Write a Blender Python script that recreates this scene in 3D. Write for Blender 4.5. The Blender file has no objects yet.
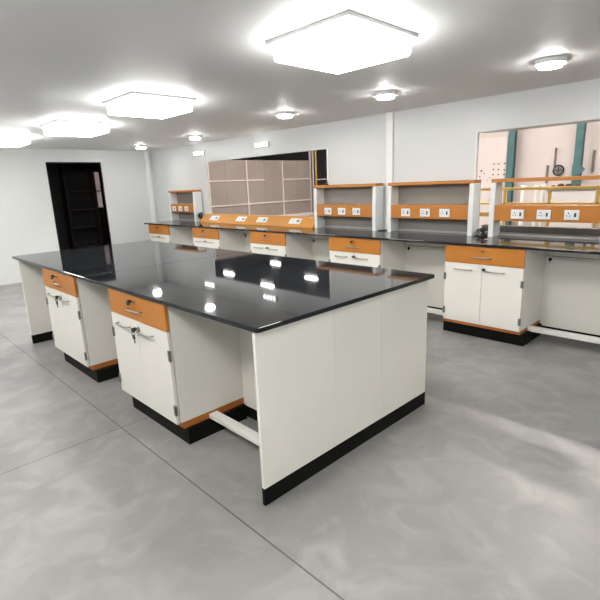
import bpy, bmesh, math, random
from mathutils import Vector, Matrix

sc = bpy.context.scene
COL = sc.collection
random.seed(4)

# ------------------------------------------------------------------ camera
YAW, PITCH, ROLL, FPX = 0.805, -0.2421, -0.0401, 468.0155
cam_d = bpy.data.cameras.new('camera')
cam = bpy.data.objects.new('camera', cam_d)
COL.objects.link(cam)
cy_, sy_, cp_, sp_ = math.cos(YAW), math.sin(YAW), math.cos(PITCH), math.sin(PITCH)
fw = Vector((-sy_ * cp_, cy_ * cp_, sp_))
r0 = Vector((cy_, sy_, 0))
u0 = r0.cross(fw)
rv = math.cos(ROLL) * r0 + math.sin(ROLL) * u0
uv = -math.sin(ROLL) * r0 + math.cos(ROLL) * u0
M = Matrix((rv, uv, -fw)).transposed().to_4x4()
M.translation = Vector((1.5098, -1.1893, 1.4917))
cam.matrix_world = M
cam_d.sensor_fit = 'HORIZONTAL'
cam_d.sensor_width = 36.0
cam_d.lens = FPX / 600 * 36.0
cam_d.clip_start = 0.02
cam_d.clip_end = 200
sc.camera = cam

# ------------------------------------------------------------------ world, exposure
w = bpy.data.worlds.new('world')
sc.world = w
w.use_nodes = True
w.node_tree.nodes['Background'].inputs[0].default_value = (0.75, 0.8, 0.85, 1)
w.node_tree.nodes['Background'].inputs[1].default_value = 0.05
sc.view_settings.view_transform = 'Standard'
sc.view_settings.look = 'None'
sc.view_settings.gamma = 1
sc.view_settings.use_curve_mapping = False
sc.view_settings.exposure = 0.0
LAMP_ROOM = 25.0        # ceiling panels of the lab
LAMP_HALL = 170.0       # battens of the hall behind
LAMP_ADDED = 15.0  # wall lights added for their reflections
LAMP_SPOT = 110.0       # small round downlights
LAMP_FAR = 45.0        # far high-bay lamps
sc.cycles.use_denoising = True
sc.cycles.max_bounces = 8
sc.cycles.diffuse_bounces = 5
sc.cycles.sample_clamp_indirect = 6

# ------------------------------------------------------------------ materials
def mat(name, col, rough=0.5, metal=0.0, col2=None, nscale=6.0, amount=0.12, bump=0.0, bscale=60.0, spec=0.5, coat=0.0, emit=0.0):
    m = bpy.data.materials.new(name)
    m.use_nodes = True
    nt = m.node_tree
    b = nt.nodes['Principled BSDF']
    b.inputs['Roughness'].default_value = rough
    b.inputs['Metallic'].default_value = metal
    b.inputs['Specular IOR Level'].default_value = spec
    b.inputs['Coat Weight'].default_value = coat
    tc = nt.nodes.new('ShaderNodeTexCoord')
    nz = nt.nodes.new('ShaderNodeTexNoise')
    nz.inputs['Scale'].default_value = nscale
    nz.inputs['Detail'].default_value = 5
    nt.links.new(tc.outputs['Object'], nz.inputs['Vector'])
    mx = nt.nodes.new('ShaderNodeMix')
    mx.data_type = 'RGBA'
    c2 = col2 or tuple(c * (1 - amount) for c in col)
    mx.inputs[6].default_value = (*col, 1)
    mx.inputs[7].default_value = (*c2, 1)
    rp = nt.nodes.new('ShaderNodeMapRange')
    rp.inputs[1].default_value = 0.35
    rp.inputs[2].default_value = 0.68
    nt.links.new(nz.outputs['Fac'], rp.inputs[0])
    nt.links.new(rp.outputs[0], mx.inputs[0])
    nt.links.new(mx.outputs[2], b.inputs['Base Color'])
    if bump:
        n2 = nt.nodes.new('ShaderNodeTexNoise')
        n2.inputs['Scale'].default_value = bscale
        nt.links.new(tc.outputs['Object'], n2.inputs['Vector'])
        bp = nt.nodes.new('ShaderNodeBump')
        bp.inputs['Strength'].default_value = bump
        bp.inputs['Distance'].default_value = 0.002
        nt.links.new(n2.outputs['Fac'], bp.inputs['Height'])
        nt.links.new(bp.outputs['Normal'], b.inputs['Normal'])
    if emit:
        nt.links.new(mx.outputs[2], b.inputs['Emission Color'])
        b.inputs['Emission Strength'].default_value = emit
    return m

W_LAM = mat('white_laminate', (0.82, 0.80, 0.745), 0.38, amount=0.03, nscale=3)
W_LAM_EDGE = mat('white_edge_band', (0.84, 0.83, 0.79), 0.4, amount=0.03)
W_RACK = mat('white_rack_board', (0.80, 0.82, 0.81), 0.4, amount=0.03)
RACKSHADE = mat('rack_back_shade', (0.25, 0.23, 0.21), 0.5, amount=0.06)  # grey stands in for shade on the wall behind the racks
W_METAL = mat('white_painted_metal', (0.85, 0.83, 0.79), 0.35, amount=0.04)
ORANGE = mat('orange_laminate', (0.50, 0.190, 0.029), 0.40, col2=(0.47, 0.175, 0.026), nscale=4)
ORANGE_LIT = mat('orange_laminate_lit', (0.60, 0.265, 0.042), 0.34, amount=0.06)  # orange laminate yellowed for the light on the trunking's upward slope
ORANGE_BASE = mat('orange_brown_board', (0.47, 0.15, 0.03), 0.45, amount=0.15, nscale=5)
BLACK_KICK = mat('black_plinth_laminate', (0.005, 0.005, 0.0045), 0.6, spec=0.15, amount=0.3)
GRANITE = mat('black_granite', (0.014, 0.0155, 0.018), 0.04, col2=(0.022, 0.024, 0.027), nscale=180, spec=0.30)
STEEL = mat('satin_steel', (0.40, 0.385, 0.365), 0.3, 1.0, amount=0.1)
HINGE = mat('grey_hinge_steel', (0.28, 0.27, 0.25), 0.4, 0.8, amount=0.15)
BLACKP = mat('black_plastic', (0.01, 0.01, 0.01), 0.4, amount=0.3)
WPLATE = mat('white_socket_plastic', (0.82, 0.85, 0.87), 0.3, amount=0.03)
WALL = mat('white_sandwich_panel', (0.69, 0.705, 0.705), 0.33, amount=0.03, nscale=0.8)
TRIM = mat('white_trim_metal', (0.84, 0.85, 0.84), 0.3, amount=0.03)
LOWWALL = mat('dark_grey_wall_paint', (0.14, 0.14, 0.135), 0.6, amount=0.15)
SEAL = mat('pale_sealant', (0.42, 0.42, 0.41), 0.5, amount=0.1)
CEIL = mat('white_ceiling_panel', (0.86, 0.87, 0.87), 0.55, amount=0.02, nscale=0.7)
BROWN = mat('brown_board', (0.385, 0.325, 0.295), 0.6, col2=(0.33, 0.275, 0.245), nscale=1.3)
BATTEN = mat('pale_pink_batten', (0.80, 0.70, 0.66), 0.5, amount=0.05)
DARK = mat('frame_and_unlit_room_black', (0.011, 0.0095, 0.0095), 0.8, amount=0.3)  # door frame colour; also paints the darkness of the store room
ROOF = mat('grey_hall_roof_sheet', (0.30, 0.285, 0.29), 0.6, amount=0.3, nscale=0.5)
JOINT = mat('brown_board_joint', (0.30, 0.235, 0.205), 0.6)
DARKWOOD = mat('dark_brown_wood', (0.028, 0.016, 0.012), 0.7, amount=0.3, nscale=9)
PINKW = mat('pinkish_white_paint', (0.75, 0.665, 0.64), 0.5, amount=0.05, nscale=1.0)
GREYW = mat('pale_grey_sheet', (0.62, 0.60, 0.585), 0.45, amount=0.08, nscale=2)
YELLOW = mat('yellow_safety_paint', (0.93, 0.60, 0.15), 0.4, amount=0.08)
TEAL = mat('teal_steel_paint', (0.075, 0.17, 0.175), 0.45, amount=0.2)
RUST = mat('rusty_dark_iron', (0.06, 0.03, 0.025), 0.6, col2=(0.12, 0.05, 0.035), nscale=30)
GLOWPANE = mat('glowing_pane_glass', (0.42, 0.32, 0.31), 0.5, amount=0.25, nscale=5, emit=0.55)  # pinkish panes given a glow of their own to show in the dark
LED = mat('led_diffuser', (1.0, 0.985, 0.95), 0.5, amount=0.0, emit=LAMP_ROOM)
LEDS = mat('downlight_diffuser', (1.0, 0.985, 0.95), 0.5, amount=0.0, emit=LAMP_SPOT)
LED_ADDED = mat('added_tube_diffuser', (1.0, 0.985, 0.95), 0.5, amount=0.0, emit=LAMP_ADDED)
LEDH = mat('hall_batten_diffuser', (1.0, 0.93, 0.86), 0.5, amount=0.0, emit=LAMP_HALL)
LEDF = mat('high_bay_diffuser', (1.0, 0.96, 0.95), 0.5, amount=0.0, emit=LAMP_FAR)

def floor_mat():
    m = bpy.data.materials.new('grey_polished_concrete')
    m.use_nodes = True
    nt = m.node_tree
    L = nt.links.new
    b = nt.nodes['Principled BSDF']
    tc = nt.nodes.new('ShaderNodeTexCoord')
    def noise(scale, detail, dist=0.0, stretch=None):
        n = nt.nodes.new('ShaderNodeTexNoise')
        n.inputs['Scale'].default_value = scale
        n.inputs['Detail'].default_value = detail
        n.inputs['Distortion'].default_value = dist
        L(tc.outputs['Object'], n.inputs['Vector'])
        return n
    def rng(src, a, c, d, e):
        r = nt.nodes.new('ShaderNodeMapRange')
        r.inputs[1].default_value, r.inputs[2].default_value = a, c
        r.inputs[3].default_value, r.inputs[4].default_value = d, e
        L(src, r.inputs[0])
        return r.outputs[0]
    def mix(f, c1, c2):
        x = nt.nodes.new('ShaderNodeMix')
        x.data_type = 'RGBA'
        L(f, x.inputs[0])
        for i, c in ((6, c1), (7, c2)):
            if isinstance(c, tuple): x.inputs[i].default_value = (*c, 1)
            else: L(c, x.inputs[i])
        return x.outputs[2]
    big = rng(noise(1.1, 6, 0.6).outputs['Fac'], 0.38, 0.66, 0, 1)
    mid = rng(noise(4.5, 8, 1.2).outputs['Fac'], 0.45, 0.72, 0, 0.55)
    fine = rng(noise(60, 4).outputs['Fac'], 0.3, 0.7, 0, 0.18)
    c = mix(big, (0.205, 0.201, 0.196), (0.275, 0.27, 0.262))
    c = mix(mid, c, (0.355, 0.347, 0.335))
    c = mix(fine, c, (0.22, 0.215, 0.21))
    sep = nt.nodes.new('ShaderNodeSeparateXYZ')
    L(tc.outputs['Object'], sep.inputs[0])
    def line(axis, at, half):
        s = nt.nodes.new('ShaderNodeMath'); s.operation = 'SUBTRACT'
        L(sep.outputs[axis], s.inputs[0]); s.inputs[1].default_value = at
        a = nt.nodes.new('ShaderNodeMath'); a.operation = 'ABSOLUTE'
        L(s.outputs[0], a.inputs[0])
        t = nt.nodes.new('ShaderNodeMath'); t.operation = 'LESS_THAN'
        L(a.outputs[0], t.inputs[0]); t.inputs[1].default_value = half
        return t.outputs[0]
    acc = None
    for ax, at in ((1, -0.13), (0, -1.32), (0, -4.60), (1, -3.4)):
        l = line(ax, at, 0.004)
        if acc is None: acc = l
        else:
            q = nt.nodes.new('ShaderNodeMath'); q.operation = 'MAXIMUM'
            L(acc, q.inputs[0]); L(l, q.inputs[1]); acc = q.outputs[0]
    c = mix(acc, c, (0.09, 0.088, 0.085))
    L(c, b.inputs['Base Color'])
    L(rng(noise(2.5, 5).outputs['Fac'], 0.35, 0.7, 0.28, 0.5), b.inputs['Roughness'])
    bp = nt.nodes.new('ShaderNodeBump')
    bp.inputs['Strength'].default_value = 0.12
    bp.inputs['Distance'].default_value = 0.004
    L(noise(14, 6).outputs['Fac'], bp.inputs['Height'])
    L(bp.outputs['Normal'], b.inputs['Normal'])
    return m
FLOOR = floor_mat()

# ------------------------------------------------------------------ helpers
def add_box(bm, a, b, bevel=0.0, seg=2):
    x0, y0, z0 = (min(a[i], b[i]) for i in range(3))
    x1, y1, z1 = (max(a[i], b[i]) for i in range(3))
    v = [bm.verts.new(p) for p in ((x0, y0, z0), (x1, y0, z0), (x1, y1, z0), (x0, y1, z0),
                                   (x0, y0, z1), (x1, y0, z1), (x1, y1, z1), (x0, y1, z1))]
    f = [bm.faces.new([v[i] for i in q]) for q in ((3, 2, 1, 0), (4, 5, 6, 7), (0, 1, 5, 4), (1, 2, 6, 5), (2, 3, 7, 6), (3, 0, 4, 7))]
    if bevel:
        e = list({e for q in f for e in q.edges})
        bmesh.ops.bevel(bm, geom=e, offset=bevel, segments=seg, affect='EDGES', profile=0.5)
    return bm

def box(a, b, bevel=0.0, seg=2):
    return add_box(bmesh.new(), a, b, bevel, seg)

def add_prism(bm, poly, axis, t0, t1, bevel=0.0):
    """poly of 2D points extruded along an axis (0: yz polygon, 1: xz, 2: xy)."""
    def P(p, t):
        return {0: (t, p[0], p[1]), 1: (p[0], t, p[1]), 2: (p[0], p[1], t)}[axis]
    lo = [bm.verts.new(P(p, t0)) for p in poly]
    hi = [bm.verts.new(P(p, t1)) for p in poly]
    n = len(poly)
    fs = [bm.faces.new(lo[::-1]), bm.faces.new(hi)]
    for i in range(n):
        fs.append(bm.faces.new((lo[i], lo[(i + 1) % n], hi[(i + 1) % n], hi[i])))
    bmesh.ops.recalc_face_normals(bm, faces=fs)
    if bevel:
        e = list({e for q in fs[:2] for e in q.edges})
        bmesh.ops.bevel(bm, geom=e, offset=bevel, segments=2, affect='EDGES', profile=0.5)
    return bm

def add_cyl(bm, c, r, h, axis=2, n=16, r2=None):
    rot = {0: Matrix.Rotation(math.pi / 2, 4, 'Y'), 1: Matrix.Rotation(math.pi / 2, 4, 'X'), 2: Matrix.Identity(4)}[axis]
    bmesh.ops.create_cone(bm, cap_ends=True, segments=n, radius1=r, radius2=r if r2 is None else r2, depth=h,
                          matrix=Matrix.Translation(c) @ rot)
    return bm

def add_tube(bm, pts, r, n=8, closed=False):
    pts = [Vector(p) for p in pts]
    rings = []
    m = len(pts)
    up = Vector((0.13, 0.21, 0.97)).normalized()
    for i, p in enumerate(pts):
        if closed: t = pts[(i + 1) % m] - pts[i - 1]
        else: t = pts[min(i + 1, m - 1)] - pts[max(i - 1, 0)]
        t.normalize()
        a = t.cross(up)
        if a.length < 1e-3: a = t.cross(Vector((1, 0, 0)))
        a.normalize()
        b = t.cross(a)
        rings.append([bm.verts.new(p + r * (math.cos(k * 2 * math.pi / n) * a + math.sin(k * 2 * math.pi / n) * b)) for k in range(n)])
    for i in range(m if closed else m - 1):
        A, B = rings[i], rings[(i + 1) % m]
        for k in range(n):
            bm.faces.new((A[k], A[(k + 1) % n], B[(k + 1) % n], B[k]))
    if not closed:
        bm.faces.new(rings[0][::-1]); bm.faces.new(rings[-1])
    bmesh.ops.recalc_face_normals(bm, faces=bm.faces[:])
    return bm

def obj(name, bm, m, parent=None, smooth=False):
    me = bpy.data.meshes.new(name)
    if smooth:
        for f in bm.faces: f.smooth = True
    bm.to_mesh(me)
    bm.free()
    me.materials.append(m)
    o = bpy.data.objects.new(name, me)
    COL.objects.link(o)
    if parent is not None: o.parent = parent
    return o

def tag(o, label, cat, group=None, kind=None):
    o['label'] = label
    o['category'] = cat
    if group: o['group'] = group
    if kind: o['kind'] = kind
    return o

def thing(name, label, cat, loc=(0, 0, 0), group=None):
    o = bpy.data.objects.new(name, None)
    COL.objects.link(o)
    o.empty_display_size = 0.1
    o.location = loc
    return tag(o, label, cat, group)

def single(name, bm, m, label, cat, group=None, smooth=False):
    """a one-mesh thing, its origin moved to the centre of its base."""
    xs = [v.co for v in bm.verts]
    c = Vector(((min(p.x for p in xs) + max(p.x for p in xs)) / 2, (min(p.y for p in xs) + max(p.y for p in xs)) / 2, min(p.z for p in xs)))
    bmesh.ops.translate(bm, verts=bm.verts[:], vec=-c)
    o = obj(name, bm, m, smooth=smooth)
    o.location = c
    return tag(o, label, cat, group)

def struct(name, bm, m, label=None, parent=None):
    o = obj(name, bm, m, parent)
    if parent is None: o['kind'] = 'structure'
    if label:
        o['label'] = label
        if parent is None: o['category'] = name.split('_')[0]
    return o

# ------------------------------------------------------------------ the setting
H, T = 0.900, 0.023           # bench height, worktop thickness
HB = H - T
XL, YB, ZC = -7.80, 3.69, 2.27
struct('floor', box((-26, -4.6, -0.12), (8, 18.1, 0)), FLOOR, 'grey polished concrete floor with saw-cut joints')

bm = bmesh.new()              # left wall with the doorway
add_box(bm, (XL - 0.1, -4.5, 0), (XL, 1.665, ZC))
add_box(bm, (XL - 0.1, 2.60, 0), (XL, YB + 0.23, ZC))
add_box(bm, (XL - 0.1, 1.665, 2.03), (XL, 2.60, ZC))
struct('wall_left', bm, WALL, 'white panel wall with a dark doorway')
bm = bmesh.new()              # back wall: white panels round the hall opening
add_box(bm, (XL, YB, 0), (-5.86, YB + 0.03, ZC))
add_box(bm, (-5.86, YB, 1.94), (-2.90, YB + 0.03, ZC))
add_box(bm, (-5.86, YB, 0), (-2.90, YB + 0.03, 0.965))
add_box(bm, (-2.90, YB, 0), (-0.842, YB + 0.03, ZC))
add_box(bm, (-0.872, YB + 0.03, 0), (-0.842, YB + 0.23, 0.87))
add_box(bm, (-0.842, YB, 1.94), (4.5, YB + 0.23, ZC))
struct('wall_back', bm, WALL, 'white panel back wall between two openings to the hall')
struct('wall_back_low', box((-0.842, YB + 0.23, 0), (4.5, YB + 0.33, 0.972)), LOWWALL, 'low dark grey wall behind the right end of the bench')
struct('wall_right', box((4.5, -4.5, 0), (4.6, YB + 0.33, ZC)), WALL, 'white wall on the right')
struct('wall_front', box((XL, -4.6, 0), (4.6, -4.5, ZC)), WALL, 'white wall closing the near side of the lab')
struct('ceiling', box((XL - 0.1, -4.6, ZC), (4.6, YB + 0.33, ZC + 0.08)), CEIL, 'white panelled ceiling')
struct('trim_1', box((-1.955, YB - 0.022, H), (-1.86, YB, ZC), 0.004), TRIM, 'raised white cover strip between the two bench racks')
struct('trim_2', box((XL, 3.52, 0), (XL + 0.05, 3.61, ZC), 0.006), TRIM, 'white vertical duct beside the left corner')
bm = bmesh.new()
add_box(bm, (XL - 0.11, 1.645, 0), (XL + 0.006, 1.665, 2.05))
add_box(bm, (XL - 0.11, 2.60, 0), (XL + 0.006, 2.62, 2.05))
add_box(bm, (XL - 0.11, 1.665, 2.03), (XL + 0.006, 2.60, 2.05))
struct('door_1', bm, DARK, 'thin dark frame of the doorway')
struct('trim_3', box((-2.93, YB - 0.008, H), (-2.90, YB + 0.03, 1.94), 0.002), TRIM, 'white edge strip of the hall opening')
struct('trim_4', box((-0.842, YB - 0.006, H), (-0.825, YB + 0.03, 1.94), 0.002), TRIM, 'grey edge strip of the right opening')
struct('trim_5', box((-0.825, YB + 0.212, H), (2.6, YB + 0.23, H + 0.007)), SEAL, 'pale sealant bead along the low wall')

# dark store room seen through the doorway
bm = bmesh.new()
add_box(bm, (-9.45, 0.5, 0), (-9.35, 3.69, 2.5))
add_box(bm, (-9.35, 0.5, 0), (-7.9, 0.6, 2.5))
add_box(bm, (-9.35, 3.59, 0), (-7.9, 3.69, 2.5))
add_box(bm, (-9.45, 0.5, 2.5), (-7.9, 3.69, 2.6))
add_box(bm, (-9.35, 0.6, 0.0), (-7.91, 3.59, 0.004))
struct('room_dark', bm, DARK, 'unlit store room beyond the doorway')  # near-black colour stands in for the lack of light inside
wn = struct('window_1', bm := add_box(add_box(add_box(box((-9.35, 2.985, 1.16), (-9.325, 3.005, 1.95)), (-9.35, 3.215, 1.16), (-9.325, 3.235, 1.95)),
            (-9.35, 3.005, 1.51), (-9.32, 3.215, 1.535)), (-9.35, 3.005, 1.14), (-9.32, 3.215, 1.165)), DARKWOOD, 'small two-pane window with an added glow in the dark store room')
obj('glowing_pane', box((-9.35, 3.005, 1.165), (-9.335, 3.215, 1.51)), GLOWPANE, wn)
obj('glowing_pane', box((-9.35, 3.005, 1.535), (-9.335, 3.215, 1.93)), GLOWPANE, wn)

# hall beyond
bm = bmesh.new()
add_box(bm, (-26, 3.92, 0), (-25.9, 18, 5))
add_box(bm, (-26, 18, 0), (8, 18.1, 5))
add_box(bm, (7.9, 3.92, 0), (8, 18, 5))
add_box(bm, (-26, 3.8, 0), (-9.5, 3.92, 5))
struct('wall_hall', bm, ROOF, 'dark outer walls of the hall')
struct('ceiling_hall', box((-26, 3.8, 5), (8, 18.1, 5.1)), ROOF, 'dark roof of the hall')
bm = box((-9.1, 3.95, 0), (-9.0, 9.55, 2.19))
bw = struct('wall_hall_left', bm, BROWN, 'brown boarded partition with pale battens seen through the opening')
bm = bmesh.new()
for y in (4.55, 5.82, 7.065, 8.39):
    add_box(bm, (-9.0, y - 0.02, 0), (-8.965, y + 0.02, 2.19), 0.004)
add_box(bm, (-9.0, 4.55, 1.637), (-8.97, 7.69, 1.672), 0.004)
add_box(bm, (-9.0, 8.39, 1.632), (-8.97, 9.55, 1.667), 0.004)
add_box(bm, (-9.0, 4.0, 0.998), (-8.97, 9.55, 1.033), 0.004)
obj('batten', bm, BATTEN, bw)
obj('bottom_ledge', box((-9.0, 8.1, 0.53), (-8.86, 9.55, 0.63), 0.01), BATTEN, bw)
bm = bmesh.new()
for y in (5.18, 6.36, 7.72, 9.0):
    add_box(bm, (-9.0, y - 0.004, 0), (-8.997, y + 0.004, 2.19))
obj('board_joint', bm, JOINT, bw)
struct('wall_hall_right', box((-4.3, 9.3, 0), (3.2, 9.4, 3.2)), PINKW, 'bright pinkish white wall of the machine hall')

# ------------------------------------------------------------------ lamps
def ceiling_lamp(x, y, label):
    t = thing('ceiling_light', label, 'ceiling light', (x, y, ZC), 'square ceiling light panels')
    obj('frame', box((-0.30, -0.30, -0.02), (0.30, 0.30, 0), 0.004), TRIM, t)
    obj('diffuser', box((-0.275, -0.275, -0.11), (0.275, 0.275, -0.02), 0.02), LED, t)
for x, y, lb in ((-6.0, 0.6, 'added square white ceiling light panel nearest the dark doorway'),  # this one and the next are added to brighten the left wall
                 (-6.0, -1.3, 'added square white ceiling light panel in the front row, nearest the left wall'),
                 (-4.4, 1.0, 'square white ceiling light panel above the far end of the island'),
                 (-2.6, 1.0, 'square white ceiling light panel above the middle of the island'),
                 (-0.35, 1.0, 'square white ceiling light panel above the near end of the island'),
                 (-4.4, -1.3, 'square white ceiling light panel in the front row, second from the left wall'),
                 (-2.6, -1.3, 'square white ceiling light panel in the front row, third from the left wall'),
                 (-0.6, -1.3, 'square white ceiling light panel in the front row, fourth from the left wall'),
                 (1.2, -1.3, 'square white ceiling light panel in the front row, second from the right wall'),
                 (2.9, -1.3, 'square white ceiling light panel in the front row, nearest the right wall'),
                 (2.9, 0.8, 'added square white ceiling light panel in the aisle beyond the near island end')):  # added to brighten the island end panels
    ceiling_lamp(x, y, lb)
for x, y, lb in ((-6.75, 2.95, 'small round downlight in the far left corner of the lab'), (-4.95, 2.95, 'small round downlight above the socket trunking'),
                 (-2.55, 2.6, 'added small round downlight before the rack left of the raised wall strip'), (-1.2, 2.6, 'added small round downlight before the rack right of the raised wall strip'),  # the three before the racks are added for steeper light there
                 (0.2, 2.6, 'added small round downlight before the rack at the railing opening')):
    t = thing('downlight', lb, 'downlight', (x, y, ZC), 'small round downlights')
    obj('ring', add_cyl(bmesh.new(), (0, 0, -0.015), 0.10, 0.03, 2, 28), TRIM, t)
    obj('diffuser', add_cyl(bmesh.new(), (0, 0, -0.04), 0.075, 0.02, 2, 28), LEDS, t)
for x, lb in ((-6.0, 'added short wall light above the left end of the hall opening'), (-4.25, 'added short wall light above the middle of the hall opening')):  # added to put lamp reflections in the worktop and brighten the header
    t = thing('added_wall_light', lb, 'wall light', (x, YB, 2.10), 'added short wall lights')
    obj('bracket', box((-0.16, -0.03, -0.035), (0.16, 0, 0.035), 0.004), TRIM, t)
    for k in range(4):
        obj('tube', add_cyl(bmesh.new(), (-0.12 + 0.08 * k, -0.045, 0), 0.010, 0.045, 2, 12), LED_ADDED, t)

def hall_lamp(x, y, z, ln, label, m, group):
    t = thing('hall_light', label, 'hall light', (x, y, z), group)
    obj('housing', box((-ln / 2, -0.06, 0.03), (ln / 2, 0.06, 0.10), 0.01), GREYW, t)
    obj('diffuser', box((-ln / 2 + 0.02, -0.05, 0.0), (ln / 2 - 0.02, 0.05, 0.03)), m, t)
    for s in (-1, 1):
        obj('hanger', add_cyl(bmesh.new(), (s * ln * 0.35, 0, 0.1 + (5 - z - 0.1) / 2), 0.01, 5 - z - 0.1, 2, 6), HINGE, t)
for x, y, lb in ((-3.0, 6.6, 'batten light over the perforated machine panel'), (-0.6, 6.6, 'batten light over the yellow railing'),
                 (1.6, 6.6, 'batten light over the right end of the railing'), (-6.6, 6.0, 'added left batten light brightening the brown partition'), (-6.3, 8.6, 'added right batten light brightening the brown partition')):  # the partition pair is added, out of view, to brighten the brown boards
    hall_lamp(x, y, 3.3, 1.5, lb, LEDH, 'hall batten lights')
for x, y, lb in ((-15.6, 13.7, 'farthest bright high-bay lamp in the dark hall'), (-12.0, 10.1, 'nearest bright high-bay lamp beyond the brown partition'),
                 (-15.3, 10.7, 'left bright high-bay lamp in the dark hall'), (-11.6, 12.1, 'right bright high-bay lamp in the dark hall')):
    hall_lamp(x, y, 4.0, 0.7, lb, LEDF, 'far high-bay lamps')

# ------------------------------------------------------------------ worktops
def rounded_xy(x0, x1, y0, y1, r, which):
    """rectangle with the listed corners rounded; which holds keys of (x side, y side)."""
    out = []
    for kx, ky, a0 in ((1, 0, -90), (1, 1, 0), (0, 1, 90), (0, 0, 180)):
        x, y = (x1 if kx else x0), (y1 if ky else y0)
        if (kx, ky) in which:
            cx, cy = x + (-r if kx else r), y + (-r if ky else r)
            for k in range(6):
                a = math.radians(a0 + 90 * k / 5)
                out.append((cx + r * math.cos(a), cy + r * math.sin(a)))
        else:
            out.append((x, y))
    return out
L_, W_ = 3.9017, 1.474
bm = add_prism(bmesh.new(), rounded_xy(-2.0045, 0, 0, W_, 0.018, {(1, 0), (1, 1)}), 2, HB, H, 0.004)
single('worktop', bm, GRANITE, 'glossy black granite slab on the near half of the island', 'worktop', 'granite island slabs')
bm = add_prism(bmesh.new(), rounded_xy(-L_, -2.0065, 0, W_, 0.012, {(0, 0), (0, 1)}), 2, HB, H, 0.004)
single('worktop', bm, GRANITE, 'glossy black granite slab on the far half of the island beside the dark doorway', 'worktop', 'granite island slabs')
bm = add_prism(bmesh.new(), [(-6.95, 2.938), (1.5, 2.938), (1.5, 3.918), (-0.824, 3.918), (-0.824, 3.682), (-6.95, 3.682)], 2, HB, H, 0.004)
single('worktop', bm, GRANITE, 'long black granite worktop running along the back wall', 'worktop')

# ------------------------------------------------------------------ cabinets
def handle_bm(x0, x1, y, z):
    n = 10
    pts = [(x0, y, z), (x0, y - 0.018, z)]
    for i in range(n + 1):
        f = i / n
        pts.append((x0 + (x1 - x0) * (0.04 + 0.92 * f), y - 0.024 - 0.005 * math.sin(math.pi * f), z))
    pts += [(x1, y - 0.018, z), (x1, y, z)]
    return add_tube(bmesh.new(), pts, 0.0052, 8)

def lock_bm(x, y, z):
    return add_cyl(add_cyl(bmesh.new(), (x, y - 0.003, z), 0.011, 0.008, 1, 18), (x, y - 0.009, z), 0.007, 0.006, 1, 12)

def key_bm(x, y, z, lean=0.5, spare=True, sc_=1.0):
    """key in a lock: flat black bow leaning to one side, with a spare key hanging from its ring."""
    bm = bmesh.new()
    add_box(bm, (x - 0.001, y - 0.026, z - 0.004), (x + 0.001, y - 0.008, z + 0.004))
    v0 = set(bm.verts)
    add_box(bm, (x - 0.016, y - 0.044, z - 0.009), (x + 0.016, y - 0.024, z + 0.011), 0.004)
    add_box(bm, (x - 0.010, y - 0.046, z - 0.016), (x + 0.004, y - 0.030, z - 0.006), 0.003)
    bmesh.ops.rotate(bm, verts=[v for v in bm.verts if v not in v0], cent=(x, y - 0.03, z), matrix=Matrix.Rotation(-lean * 0.5, 3, 'Y'))
    if spare:
        c = Vector((x, y - 0.040, z - 0.014))
        v0 = set(bm.verts)
        add_tube(bm, [(c.x, c.y + 0.010 * math.cos(a), c.z - 0.004 + 0.010 * math.sin(a)) for a in [k * math.pi / 6 for k in range(12)]], 0.0016, 6, True)
        add_box(bm, (x - 0.012, y - 0.044, z - 0.052), (x + 0.012, y - 0.036, z - 0.026), 0.003)
        add_box(bm, (x - 0.004, y - 0.042, z - 0.074), (x + 0.004, y - 0.038, z - 0.050))
        bmesh.ops.rotate(bm, verts=[v for v in bm.verts if v not in v0], cent=c, matrix=Matrix.Rotation(-lean * 0.25, 3, 'Y'))
    if sc_ != 1.0:
        bmesh.ops.scale(bm, verts=bm.verts[:], vec=(sc_, 1, sc_), space=Matrix.Translation((-x, -y, -z)))
    return bm

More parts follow.
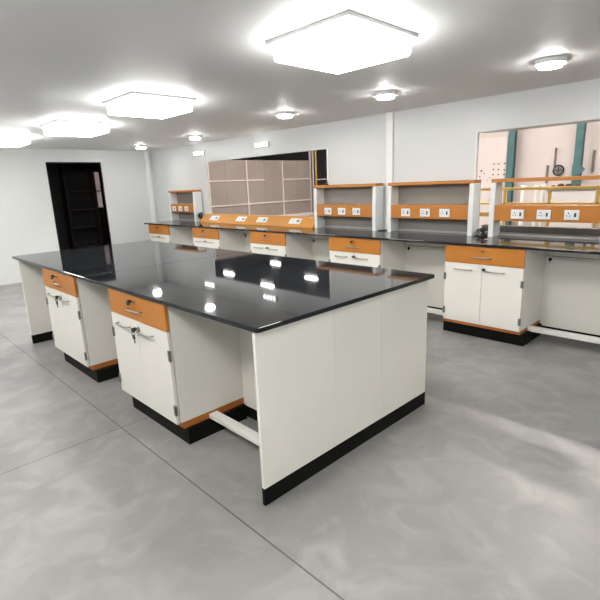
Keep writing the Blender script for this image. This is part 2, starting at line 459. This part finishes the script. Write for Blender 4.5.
def cabinet(loc, w, D, label, group, keys=True, kick=(0.01, 0.01), board=0.008, ky=0.05, ks=1.15, bz=0.098):
    t = thing('base_cabinet', label, 'cabinet', loc, group)
    zb, zd = 0.1408, 0.7108
    obj('carcass', box((0, 0.0245, zb), (w, D, HB), 0.0015), W_LAM, t)
    obj('base_board', box((0.002, board, bz), (w + 0.001, D, zb), 0.001), ORANGE_BASE, t)
    obj('plinth', box((kick[0], ky, 0), (w + kick[1], D - 0.036, bz)), BLACK_KICK, t)
    dr = obj('drawer', box((0.003, 0, zd + 0.002), (w - 0.003, 0.019, HB - 0.004), 0.0015), ORANGE, t)
    m = w / 2
    obj('gap_filler', box((0.03, 0.019, zb + 0.02), (w - 0.03, 0.0245, HB - 0.02)), BLACK_KICK, t)  # black filler darkening the gap behind drawer and doors
    obj('handle', handle_bm(m - 0.085, m + 0.085, 0, 0.780), STEEL, dr, True)
    obj('lock', lock_bm(m, 0, 0.834), STEEL, dr)
    if keys: obj('key', key_bm(m, 0, 0.838, 0.8, False, ks), BLACKP, dr)
    for s in (0, 1):
        x0, x1 = (0.003, m - 0.002) if s == 0 else (m + 0.002, w - 0.003)
        d = obj('door', box((x0, 0, zb - 0.002), (x1, 0.019, zd - 0.002), 0.0015), W_LAM, t)
        if s == 0: obj('handle', handle_bm(m - 0.265, m - 0.095, 0, 0.655), STEEL, d, True)
        else:
            obj('handle', handle_bm(m + 0.035, m + 0.205, 0, 0.655), STEEL, d, True)
            obj('lock', lock_bm(m + 0.022, 0, 0.668), STEEL, d)
            if keys: obj('key', key_bm(m + 0.022, 0, 0.668, 0.5, ks > 1, ks), BLACKP, d)
            else: obj('lock_cap', add_cyl(bmesh.new(), (m + 0.022, -0.014, 0.668), 0.012, 0.018, 1, 14), BLACKP, d)
        xe = 0.003 if s == 0 else w - 0.003
        sg = -1 if s == 0 else 1
        for z in (0.23, 0.57):
            hb = box((xe - sg * 0.017, -0.003, z - 0.032), (xe + sg * 0.0045, 0.010, z + 0.032), 0.001)
            add_cyl(hb, (xe + sg * 0.003, -0.002, z), 0.0055, 0.066, 2, 10)
            obj('hinge', hb, HINGE, d)
    return t

YF = 0.011
cabinet((-1.5852, YF, 0), 0.761, 0.52, 'white two-door cabinet with orange drawer under the near half of the island', 'island base cabinets', kick=(0.04, 0.03), board=0.04)
cabinet((-2.9943, YF, 0), 0.774, 0.52, 'white two-door cabinet with orange drawer under the far half of the island', 'island base cabinets', kick=(0.05, 0.045), board=0.04)
VF, WA, WP, WW = 2.9493, -6.8019, 1.5149, 0.7449
wl = ['orange-drawered cabinet at the left end of the wall bench, under the small rack',
      'orange-drawered wall bench cabinet under the left end of the socket trunking',
      'orange-drawered wall bench cabinet under the right half of the socket trunking',
      'orange-drawered wall bench cabinet under the middle rack, behind the right end of the island',
      'rightmost wall bench cabinet with two white doors and no keys, fully in view']
for i in range(5):
    cabinet((WA + i * WP, VF, 0), WW, 0.51, wl[i], 'wall bench cabinets', keys=i < 4, bz=0.1105, ks=0.85, kick=(-0.015, 0.025), ky=0.04)

# ------------------------------------------------------------------ knee-space panels, end panels, foot rails
def knee_panel(x0, x1, y, label, group, lock=True, zb=0.088, zt=0.758):
    t = thing('knee_space_panel', label, 'back panel', ((x0 + x1) / 2, y, 0), group)
    h = (x1 - x0) / 2 - 0.002
    obj('board', box((-h, 0, zb), (h, 0.016, zt), 0.001), W_LAM, t)
    obj('top_rail', box((-h, -0.004, zt + 0.006), (h, 0.016, HB), 0.001), W_LAM, t)
    obj('backing', box((-h, 0.016, 0.0), (h, 0.03, HB - 0.002)), BLACK_KICK, t)
    if lock:
        bm = add_cyl(bmesh.new(), (-h + 0.045, -0.005, zt - 0.028), 0.014, 0.012, 1, 14)
        add_box(bm, (-h + 0.041, -0.016, zt - 0.052), (-h + 0.049, -0.008, zt - 0.008), 0.002)
        obj('panel_lock', bm, BLACKP, t)
    return t
kl = ['grey-white knee space panel between the first and second wall bench cabinets',
      'grey-white knee space panel between the second and third wall bench cabinets',
      'grey-white knee space panel between the third and fourth wall bench cabinets',
      'grey-white knee space panel just left of the rightmost wall bench cabinet']
def foot_rail(x0, x1, y0, y1, z0, z1, label, group):
    single('foot_rail', box((x0, y0, z0), (x1, y1, z1), 0.004), W_METAL, label, 'foot rail', group)
for i in range(4):
    a, b = WA + i * WP + WW, WA + (i + 1) * WP
    knee_panel(a, b, 3.44, kl[i], 'wall bench knee panels')
    foot_rail(a, b, 3.135, 3.195, 0.104, 0.146, ['white foot rail between the first and second wall bench cabinets',
              'white foot rail between the second and third wall bench cabinets',
              'white foot rail between the third and fourth wall bench cabinets',
              'white foot rail running into the left side of the rightmost cabinet'][i], 'wall bench foot rails')
XR = WA + 4 * WP + WW
knee_panel(XR, 1.46, 3.44, 'wide grey-white knee space panel right of the rightmost cabinet', 'wall bench knee panels')
foot_rail(XR, 1.46, 3.135, 3.195, 0.104, 0.146, 'white foot rail right of the rightmost cabinet', 'wall bench foot rails')
single('end_panel', box((1.46, 2.95, 0), (1.48, 3.66, HB), 0.001), W_LAM, 'white panel closing the right end of the wall bench', 'end panel')

def end_panel(x0, x1, y0, y1, label):
    t = thing('end_panel', label, 'end panel', ((x0 + x1) / 2, (y0 + y1) / 2, 0), 'island end panels')
    hx, hy = (x1 - x0) / 2, (y1 - y0) / 2
    obj('board', box((-hx, -hy + 0.0008, 0.0905), (hx, hy - 0.0008, HB), 0.002), W_LAM, t)
    obj('plinth_strip', box((-hx, -hy, 0), (hx, hy, 0.0905)), BLACK_KICK, t)
end_panel(-0.053, -0.033, YF, 0.531, 'tall white end panel at the nearest corner of the island')
end_panel(-0.053, -0.0335, 0.531, 0.940, 'white end panel in the middle of the island end')
end_panel(-0.053, -0.033, 0.940, 1.440, 'white end panel at the right corner of the island')
end_panel(-3.76, -3.734, YF, 0.531, 'white end panel on the far end of the island, near the left wall')
end_panel(-3.76, -3.735, 0.531, 0.940, 'middle white panel of the far island end')
end_panel(-3.76, -3.734, 0.940, 1.440, 'rear white panel of the far island end')
for a, b, lb in ((-3.734, -2.9943, 'white knee space panel between far end panel and far island cabinet'),
                 (-2.2203, -1.5852, 'white knee space panel between the two island cabinets'),
                 (-0.8242, -0.053, 'white knee space panel between near island cabinet and near end panel')):
    knee_panel(a, b, 0.50, lb, 'island knee panels', False, 0.0905, HB - 0.03)
bm = box((-3.734, 0.90, 0.0905), (-0.053, 0.94, HB), 0.001)
single('rear_panel', bm, W_LAM, 'long white panel closing the far side of the island', 'panel')
foot_rail(-0.8242, -0.053, 0.228, 0.290, 0.098, 0.128, 'white foot rail from the near island cabinet to the near end panel', 'island foot rails')
foot_rail(-1.66, -1.5852, 0.235, 0.288, 0.103, 0.133, 'short white foot rail stub on the left of the near island cabinet', 'island foot rails')

# ------------------------------------------------------------------ reagent racks
def socket_plate(parent, x, y, z, wd=0.122, ht=0.088, rot=None, loc=None):
    p = obj('socket_plate', box((-wd / 2, -0.010, -ht / 2), (wd / 2, 0, ht / 2), 0.003), WPLATE, parent)
    p.location = (x, y, z)
    if rot: p.rotation_euler = (rot, 0, 0)
    bm = bmesh.new()
    for dx, dz, r in ((-0.026, 0.016, 0.0062), (-0.038, -0.008, 0.005), (-0.014, -0.008, 0.005)):
        add_cyl(bm, (dx * wd / 0.122, -0.0105, dz), r, 0.003, 1, 12)
    obj('pin_holes', bm, BLACKP, p)
    obj('rocker_switch', box((0.021 * wd / 0.122, -0.014, -0.018), (0.037 * wd / 0.122, -0.009, 0.018), 0.002), BLACKP, p)
    obj('socket_face', box((-0.050 * wd / 0.122, -0.0115, -ht * 0.32), (0.008 * wd / 0.122, -0.0095, ht * 0.36), 0.001), WPLATE, p)
    return p

def rack(x0, x1, plates, label, back=True):
    t = thing('bench_rack', label, 'rack', ((x0 + x1) / 2, 3.585, H), 'orange and white bench racks')
    h = (x1 - x0) / 2
    yf, yb = 3.505 - 3.585, 3.668 - 3.585
    tp = 0.052
    prof = [(yf, 0), (yf - 0.002, 0.15), (yf - 0.002, 0.32), (yf + 0.004, 0.42), (yf + 0.008, 0.535), (yb, 0.535), (yb, 0)]
    for a, b in ((-h, -h + tp), (h - tp, h)):
        obj('side_panel', add_prism(bmesh.new(), prof, 0, a, b, 0.004), W_RACK, t)
    obj('top_shelf', box((-h + 0.003, yf + 0.004, 0.533), (h - 0.003, yb, 0.568), 0.003), ORANGE, t)
    if back: obj('shade_board', box((-h + tp - 0.002, yb - 0.008, 0.0), (h - tp + 0.002, yb, 0.535)), RACKSHADE, t)  # dark sheet put where the wall behind the rack is shaded
    obj('socket_box', box((-h + tp, yf + 0.003, 0.163), (h - tp, yb - 0.008, 0.315), 0.003), ORANGE, t)
    obj('rear_rail', box((-h + tp, yb - 0.020, 0), (h - tp, yb - 0.008, 0.022), 0.002), SEAL, t)
    for x in plates:
        socket_plate(t, x - (x0 + x1) / 2, yf + 0.003, 0.231)
    bm = bmesh.new()
    for x in (plates[0] - 0.02, plates[1] + 0.02, plates[2] + 0.02):
        add_cyl(bm, (x - (x0 + x1) / 2, yf + 0.03, 0.318), 0.006, 0.008, 2, 10)
    obj('screw_cap', bm, WPLATE, t)
    return t
rack(-6.945, -6.03, (-6.77, -6.545, -6.325), 'small orange and white rack with three sockets at the far left end of the bench')
rack(-3.025, -1.985, (-2.766, -2.526, -2.282), 'orange and white rack with three sockets, left of the raised wall strip')
rack(-1.815, -0.752, (-1.555, -1.308, -1.068), 'orange and white rack with three sockets, right of the raised wall strip')
rack(-0.582, 0.462, (-0.302, -0.063, 0.172), 'orange and white rack before the opening with the yellow railing', False)

# sloping socket trunking
t = thing('socket_trunking', 'low sloping orange socket trunking on the bench before the brown partition', 'socket trunking', (-4.37, 3.55, H))
x0, x1 = -5.86 + 4.37, -3.03 + 4.37
obj('cover', add_prism(bmesh.new(), [(-0.085, 0), (-0.085, 0.010), (0.045, 0.140), (0.115, 0.140), (0.115, 0)], 0, x0, x1, 0.003), ORANGE_LIT, t)
for x in (-5.461, -4.704, -4.169, -3.426):
    p = socket_plate(t, x + 4.37, -0.020, 0.075, wd=0.235, ht=0.10, rot=-math.pi / 4)
    # second outlet of the twin plate
    bm = bmesh.new()
    for dx, dz, r in ((0.088, 0.016, 0.0062), (0.078, -0.008, 0.005), (0.098, -0.008, 0.005)):
        add_cyl(bm, (dx, -0.0105, dz), r, 0.003, 1, 12)
    obj('pin_holes', bm, BLACKP, p)

# small things on the bench
def coil(c, r, label, turns=3, tilt=0.3):
    bm = bmesh.new()
    pts = []
    for k in range(turns * 16 + 1):
        a = k * math.pi / 8
        rr = r * (1 - 0.06 * math.sin(k * 0.7))
        pts.append((c[0] + rr * math.cos(a), c[1] + 0.012 * math.sin(k * 1.3) + k * 0.0004 + tilt * rr * math.sin(a), c[2] + r + 0.015 + rr * math.sin(a)))
    add_tube(bm, pts, 0.014, 8)
    single('cable_coil', bm, BLACKP, label, 'cable', smooth=True)
coil((-5.97, 3.56, H + 0.05), 0.045, 'small black cable coil at the left end of the orange socket trunking')
bm = bmesh.new()
pts = []
for k in range(60):
    f = k / 59
    a = f * 2 * math.pi * 3.2
    pts.append((-0.675 + 0.055 * math.cos(a) + 0.012 * math.sin(3.1 * a), 3.60 + 0.085 * math.sin(a * 0.8), H + 0.008 + 0.026 * (1 + math.sin(a * 0.55 + 4.5)) + 0.01 * abs(math.sin(2 * a))))
pts += [(-0.66, 3.52, H + 0.007), (-0.70, 3.49, H + 0.007)]
add_tube(bm, pts, 0.007, 6)
single('power_cable', bm, BLACKP, 'tangled black power cable between the two right-hand racks', 'cable', smooth=True)
bm = add_tube(bmesh.new(), [(-1.978, 3.55, H + 0.006), (-1.95, 3.53, H + 0.006), (-1.915, 3.55, H + 0.006), (-1.885, 3.60, H + 0.006), (-1.87, 3.64, H + 0.02)], 0.005, 6)
single('power_cable', bm, BLACKP, 'short black cable end lying before the raised wall strip', 'cable', smooth=True)
bm = box((-0.022, -0.010, 0), (0.022, 0.010, 0.022), 0.003)
for s in (-1, 1):
    add_tube(bm, [(s * 0.006, 0, 0.02), (s * 0.018, 0, 0.035), (s * 0.016, 0, 0.052), (s * 0.006, 0, 0.045), (s * 0.004, 0, 0.022)], 0.003, 6)
o = single('binder_clip', bm, BLACKP, 'small black clip on top of the rack beside the hall opening', 'clip')
o.location = (-2.86, 3.60, H + 0.568)

# ------------------------------------------------------------------ store room shelving
t = thing('shelf_unit', 'dark brown shelving in the unlit store room', 'shelf unit', (-9.2, 2.78, 0))
for z in (0.35, 0.75, 1.125, 1.52, 1.96):
    obj('shelf', box((-0.13, -0.45, z), (0.13, 0.19, z + 0.028)), DARKWOOD, t)
for y in (-0.45, 0.16):
    obj('upright', box((-0.13, y, 0), (0.13, y + 0.03, 2.1)), DARKWOOD, t)

# ------------------------------------------------------------------ things in the hall
t = thing('guard_rail', 'yellow steel guard railing in the bright hall', 'railing', (-0.4, 6.0, 0))
for z, r in ((1.305, 0.020), (1.095, 0.014), (0.93, 0.032)):
    obj('rail', box((-1.7, -0.02, z - r), (2.2, 0.02, z + r), 0.006), YELLOW, t)
for x in (-1.65, -1.06, -0.44, 0.15, 0.85, 1.5, 2.1):
    obj('post', box((x - 0.02, -0.02, 0), (x + 0.02, 0.02, 1.285), 0.005), YELLOW, t)
t = thing('bolted_machine', 'pinkish white machine panel dotted with dark bolts in the hall', 'machine panel', (-3.1, 9.05, 0))
obj('sheet', box((-0.52, 0, 0), (0.36, 0.22, 2.3), 0.01), PINKW, t)
bm = bmesh.new()
for x, z, r in ((-3.27, 1.621, .022), (-3.007, 1.639, .017), (-2.9, 1.634, .017), (-2.775, 1.62, .017), (-3.01, 1.53, .017), (-2.9, 1.53, .017), (-2.775, 1.526, .017),
                (-3.0, 1.41, .014), (-3.0, 1.29, .014), (-3.0, 1.18, .014), (-3.02, 1.06, .014), (-3.2, 1.56, .012), (-3.3, 1.50, .014), (-3.08, 1.47, .012),
                (-3.36, 1.53, .010), (-3.12, 1.42, .010), (-3.05, 1.0, .012), (-3.0, 1.75, .017), (-2.9, 1.75, .017), (-2.775, 1.75, .017)):
    add_cyl(bm, (x + 3.1, -0.006, z), r * 0.85, 0.014, 1, 12)
obj('bolt', bm, BLACKP, t)
def teal_post(x, label, plate):
    t = thing('steel_post', label, 'post', (x, 9.05, 0), 'teal steel posts')
    bm = bmesh.new()
    add_box(bm, (-0.065, -0.06, 0), (0.065, -0.045, 2.6)); add_box(bm, (-0.065, 0.045, 0), (0.065, 0.06, 2.6)); add_box(bm, (-0.012, -0.045, 0), (0.012, 0.045, 2.6))
    obj('i_section', bm, TEAL, t)
    if plate:
        obj('gusset', add_prism(bmesh.new(), [(-0.07, 1.66), (0.05, 1.66), (0.15, 1.56), (0.05, 1.45), (-0.07, 1.45)], 1, -0.085, -0.06), TEAL, t)
teal_post(-2.645, 'plain teal steel post beside the bolted machine panel', False)
teal_post(-1.39, 'teal steel post with a pointed gusset plate', True)
def pipe(x, r, zt, label):
    bm = add_cyl(bmesh.new(), (x, 8.75, zt / 2), r, zt, 2, 14)
    add_cyl(bm, (x, 8.75, zt - 0.02), r * 1.5, 0.04, 2, 14)
    single('white_pipe', bm, TRIM, label, 'pipe', 'white pipes in the hall')
pipe(-2.25, 0.035, 1.30, 'leftmost upright white pipe behind the yellow railing')
pipe(-2.00, 0.032, 1.30, 'middle upright white pipe behind the yellow railing')
pipe(-1.87, 0.028, 1.32, 'rightmost upright white pipe behind the yellow railing')
t = thing('machine_cabinet', 'pale grey machine cabinet behind the yellow railing', 'machine', (-1.35, 8.75, 0))
obj('body', box((-0.42, -0.15, 0), (0.42, 0.2, 1.22), 0.012), GREYW, t)
obj('ledge', box((-0.45, -0.2, 1.22), (0.45, 0.2, 1.24), 0.004), RUST, t)
for i, (x, s, lb) in enumerate(((-1.68, 0.032, 'small dark iron lump at the left of the machine ledge'), (-1.555, 0.045, 'largest dark iron lump on the machine ledge'),
                            (-1.41, 0.05, 'dark iron lump in the middle of the machine ledge'), (-1.265, 0.036, 'dark iron lump at the right of the machine ledge'))):
    bm = bmesh.new()
    bmesh.ops.create_icosphere(bm, subdivisions=2, radius=s)
    for v in bm.verts:
        v.co.z *= 0.75; v.co.x *= 1.35
        v.co *= 1 + 0.16 * math.sin(9 * v.co.x / s + i * 2) * math.cos(7 * v.co.y / s)
    zmin = min(v.co.z for v in bm.verts)
    for v in bm.verts: v.co += Vector((x, 8.72, 1.24 - zmin))
    single('iron_part', bm, RUST, lb, 'metal part', 'iron parts on the machine ledge')
def gauge(x, z, r, label):
    t = thing('wall_gauge', label, 'gauge', (x, 9.3, z), 'round black gauges')
    obj('dial', add_cyl(bmesh.new(), (0, -0.02, 0), r, 0.04, 1, 28), HINGE, t)
    bm = add_tube(bmesh.new(), [(r * math.cos(k * math.pi / 14), -0.042, r * math.sin(k * math.pi / 14)) for k in range(28)], 0.012, 6, True)
    add_box(bm, (-0.006, -0.045, -r * 0.75), (0.006, -0.038, r * 0.75)); add_box(bm, (-r * 0.75, -0.045, -0.006), (r * 0.75, -0.038, 0.006))
    obj('rim', bm, BLACKP, t)
gauge(-1.79, 1.565, 0.095, 'round dark gauge on the pinkish wall left of the gusseted post')
gauge(-0.97, 1.56, 0.085, 'round dark gauge on the pinkish wall at the right edge of the photo')
single('black_box', box((-1.49, 9.22, 1.37), (-1.36, 9.3, 1.44), 0.01), BLACKP, 'small black box on the pinkish wall just above the rack shelf', 'box')
for x, z0, z1, wd, lb in ((-2.00, 1.33, 1.67, 0.035, 'dark upright bar left of the first gauge'), (-1.87, 1.58, 2.0, 0.02, 'thin dark upright bar touching the first gauge'),
                          (-1.19, 1.50, 1.9, 0.04, 'dark upright bar between the teal gusseted post and right gauge')):
    single('wall_bar', box((x - wd / 2, 9.24, z0), (x + wd / 2, 9.3, z1), 0.004), HINGE, lb, 'bar', 'dark wall bars in the hall')
def hall_post(y, wd, m, label):
    single('hall_post', box((-9.05 - wd / 2, y - wd / 2, 0), (-9.05 + wd / 2, y + wd / 2, 2.6), 0.006), m, label, 'post', 'upright posts ending the brown partition')
single('pale_rail', box((-9.07, 9.92, 1.60), (-9.03, 11.0, 1.64), 0.004), BATTEN, 'pale rail in the dark gap right of the yellow-orange post', 'rail')
hall_post(9.62, 0.05, BATTEN, 'pale upright post at the right end of the brown partition')
hall_post(9.75, 0.045, BATTEN, 'second pale upright post right of the brown partition')
hall_post(9.89, 0.04, YELLOW, 'yellow-orange upright post right of the brown partition')
